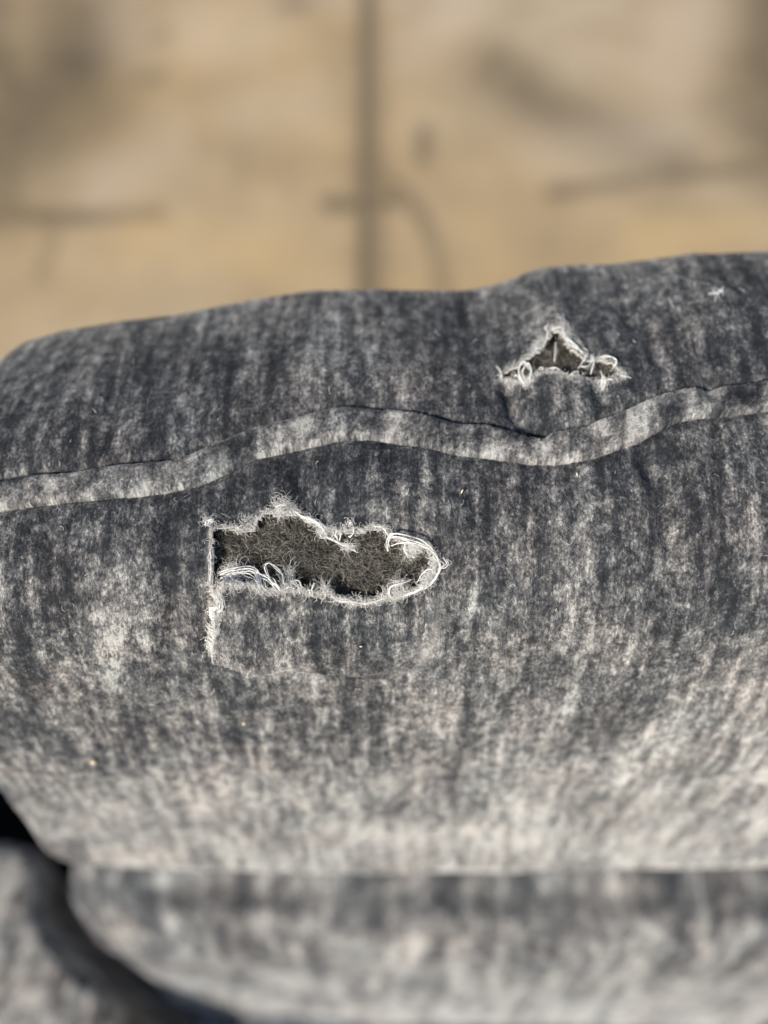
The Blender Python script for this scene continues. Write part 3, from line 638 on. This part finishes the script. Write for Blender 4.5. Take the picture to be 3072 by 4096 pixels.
# white lint: a curled wisp
def wisp(u, v, n, ln, label):
    x = np.full(n, float(u)) + rng.normal(0, 5, n); y = np.full(n, float(v)) + rng.normal(0, 3, n); ang = rng.normal(0, .5, n) + rng.choice([0, math.pi], n); k = 7; pts = np.zeros((n, k, 3)); cv = rng.normal(0, .3, n)
    for s in range(k):
        pts[:, s] = on_cover(x, y, .0010 + .0006 * rng.random(n) * math.sin(s)); ang += cv; x = x + np.cos(ang) * ln / k; y = y + np.sin(ang) * ln / k
    c = pts.mean((0, 1)); V_, F_, _ = tubes(pts, np.full(n, .00007), 4); o = mesh_np('lint', V_ - c, F_, M_lint); o.location = c; o['label'] = label; o['category'] = 'lint'
wisp(2860, 1208, 12, 30, 'white wisp of lint near the far right corner of the grey backrest')
speck(2308, 1898, .00022, .0005, 8, .0009, M_speck, 'crumb', 'tan sliver of debris just below the seam band, under the small tear', 'crumb')
speck(378, 3032, .00085, .0008, 0, .0009, M_speck, 'crumb', 'round blurred orange crumb low on the left of the backrest', 'crumb')
speck(1845, 1978, .00022, .0006, -30, .0009, M_speck, 'crumb', 'pale sliver of debris right of the large tear below the seam band', 'crumb')
speck(977, 2885, .0005, .0005, 0, .0009, M_speck, 'crumb', 'small cream crumb below the flap of the large tear', 'crumb')
speck(1445, 2560, .0004, .00022, 0, .0009, M_speck, 'crumb', 'tiny orange crumb on the cloth flap under the large tear', 'crumb')

# ---------------------------------------------------------------- floor: stained tan concrete, two slabs and their joint
def floor_pt(u, v):
    d = ray(u, v); s = -CAM[2] / d[..., 2]; return CAM + d * s[..., None]
A_, B_ = floor_pt(np.array([1478., 1482.]), np.array([0., 1300.]))
jx = lambda y: A_[0] + (B_[0] - A_[0]) * (y - A_[1]) / (B_[1] - A_[1])
floor_m, N, Lk, Bf = newmat('stained_tan_concrete')
g = N.new('ShaderNodeNewGeometry'); at = N.new('ShaderNodeAttribute'); at.attribute_name = 'stain'
n1 = noise_n(N, Lk, g.outputs['Position'], 3.2, 1, 1, 5, .6); n2 = noise_n(N, Lk, g.outputs['Position'], 60, 1, 1, 6, .7); n3 = noise_n(N, Lk, g.outputs['Position'], 1.3, 1, 1, 2, .5, (4, 2, 0))
n6 = noise_n(N, Lk, g.outputs['Position'], 9, 1, 1, 3, .6, (1, 7, 0))
c = mixc(N, Lk, math_n(N, Lk, 'MULTIPLY_ADD', n1, 2.6, -.8, clamp=True), (.345, .235, .110), (.545, .385, .205))
c = mixc(N, Lk, math_n(N, Lk, 'MULTIPLY_ADD', n3, 4, -1.7, clamp=True), c, (.49, .385, .26))
c = mixc(N, Lk, math_n(N, Lk, 'MULTIPLY_ADD', n6, 1.8, -.72, clamp=True), c, (.31, .215, .115))
c = mixc(N, Lk, math_n(N, Lk, 'MULTIPLY_ADD', n2, .5, -.1, clamp=True), c, (.36, .28, .18))
sp = N.new('ShaderNodeSeparateXYZ'); Lk.new(at.outputs['Vector'], sp.inputs[0])
c = mixc(N, Lk, sp.outputs[0], c, (.10, .075, .042)); c = mixc(N, Lk, sp.outputs[1], c, (.60, .48, .36)); c = mixc(N, Lk, sp.outputs[2], c, (.60, .41, .19))
Lk.new(c, Bf.inputs['Base Color']); Bf.inputs['Roughness'].default_value = .8
bp = N.new('ShaderNodeBump'); bp.inputs['Distance'].default_value = .004; Lk.new(n2, bp.inputs['Height']); Lk.new(bp.outputs[0], Bf.inputs['Normal'])
ground = mesh_np('ground', [(-60, -60, -.0035), (60, -60, -.0035), (60, 60, -.0035), (-60, 60, -.0035)], [(0, 1, 2, 3)], plain('joint_dirt', (.20, .155, .10), .9, .1, .3), kind='structure')
dark = [([(300,130),(280,330),(120,450),(-100,600),(-400,650)],250,.85), ([(-20,60),(40,400),(0,800)],130,.75), ([(330,330),(560,330)],60,.4), ([(150,400),(420,330),(640,310)],50,.45), ([(600,170),(660,140)],34,.6), ([(1130,20),(1210,0)],38,.7),
        ([(-60,865),(300,872),(640,858)],34,.85), ([(190,820),(200,1000),(160,1110)],34,.48), ([(230,240),(220,700)],55,.22), ([(-100,300),(-60,900)],70,.5),
        ([(2210,770),(2450,735),(2620,705),(3100,655)],32,.72), ([(2560,740),(2720,700)],45,.30), ([(1300,812),(1440,806),(1560,790)],30,.95),
        ([(1500,690),(1580,730),(1680,860),(1740,1000),(1780,1180)],28,.62), ([(1700,520),(1705,620)],34,.7), ([(2000,280),(2180,420),(2300,480),(2480,560),(2700,640)],130,.6), ([(3100,60),(3060,250),(3150,560)],230,.85), ([(2040,230),(2180,420)],60,.3),
        ([(940,500),(990,690),(930,820)],46,.16), ([(2640,840),(3100,800)],70,.22), ([(3000,60),(3090,320)],60,.35), ([(0,0),(40,300)],60,.45), ([(1470,660),(1530,700)],36,.6)]
pale = [([(500,60),(560,160)],130,.3), ([(780,90),(1000,160)],140,.45), ([(1650,200),(1800,60)],120,.35), ([(2780,60),(2700,230)],170,.5), ([(1250,400),(1000,450)],150,.3), ([(700,560),(420,740)],120,.35), ([(2700,520),(2200,600)],110,.3)]
ochre = [([(750,1075),(760,1080)],40,.6), ([(560,960),(1100,1020)],130,.45), ([(2600,960),(3000,900)],110,.4), ([(900,110),(1200,200)],110,.2), ([(2000,1000),(1900,900)],90,.25)]
def slab(side):
    ys = np.concatenate([[-60, -20, -6, -2], np.arange(-.5, 3.6, .014), [4.5, 6, 10, 20, 60]])
    q = np.concatenate([[0, .003, .006], np.arange(.014, 1.9, .014), [2.5, 4, 8, 20, 60]])
    Y, Q = np.meshgrid(ys, q, indexing='ij'); X = jx(Y) + side * (.008 + Q); Zz = np.where(Q < .002, -.004, np.where(Q < .005, -.0012, 0.)) - .0002
    Pf = np.stack([X, Y, Zz], -1)
    fwd = (Pf - CAM) @ FW; u, v = proj(Pf); u = np.where(fwd > .2, u, 1e6); v = np.where(fwd > .2, v, 1e6)
    st = np.zeros(Pf.shape)
    for ch, lst in enumerate((dark, pale, ochre)):
        for pts, wd, a in lst: st[..., ch] = np.maximum(st[..., ch], a * np.exp(-(seg_dist(u + 60 * fbm(X * 5, Y * 5, 3), v + 40 * fbm(X * 5 + 9, Y * 5, 3), pts) / wd) ** 2))
    st *= (1 + .8 * fbm(X * 14, Y * 14, 3))[..., None]
    st[..., 0] = np.maximum(st[..., 0], .66 * np.exp(-(Q / .019) ** 2))
    F_ = grid_faces(*X.shape); F_ = F_ if side < 0 else F_[:, ::-1]
    o = mesh_np('concrete_slab', Pf.reshape(-1, 3), F_, floor_m, ground, {'stain': ('FLOAT_VECTOR', st.reshape(-1, 3))})
slab(-1); slab(1)
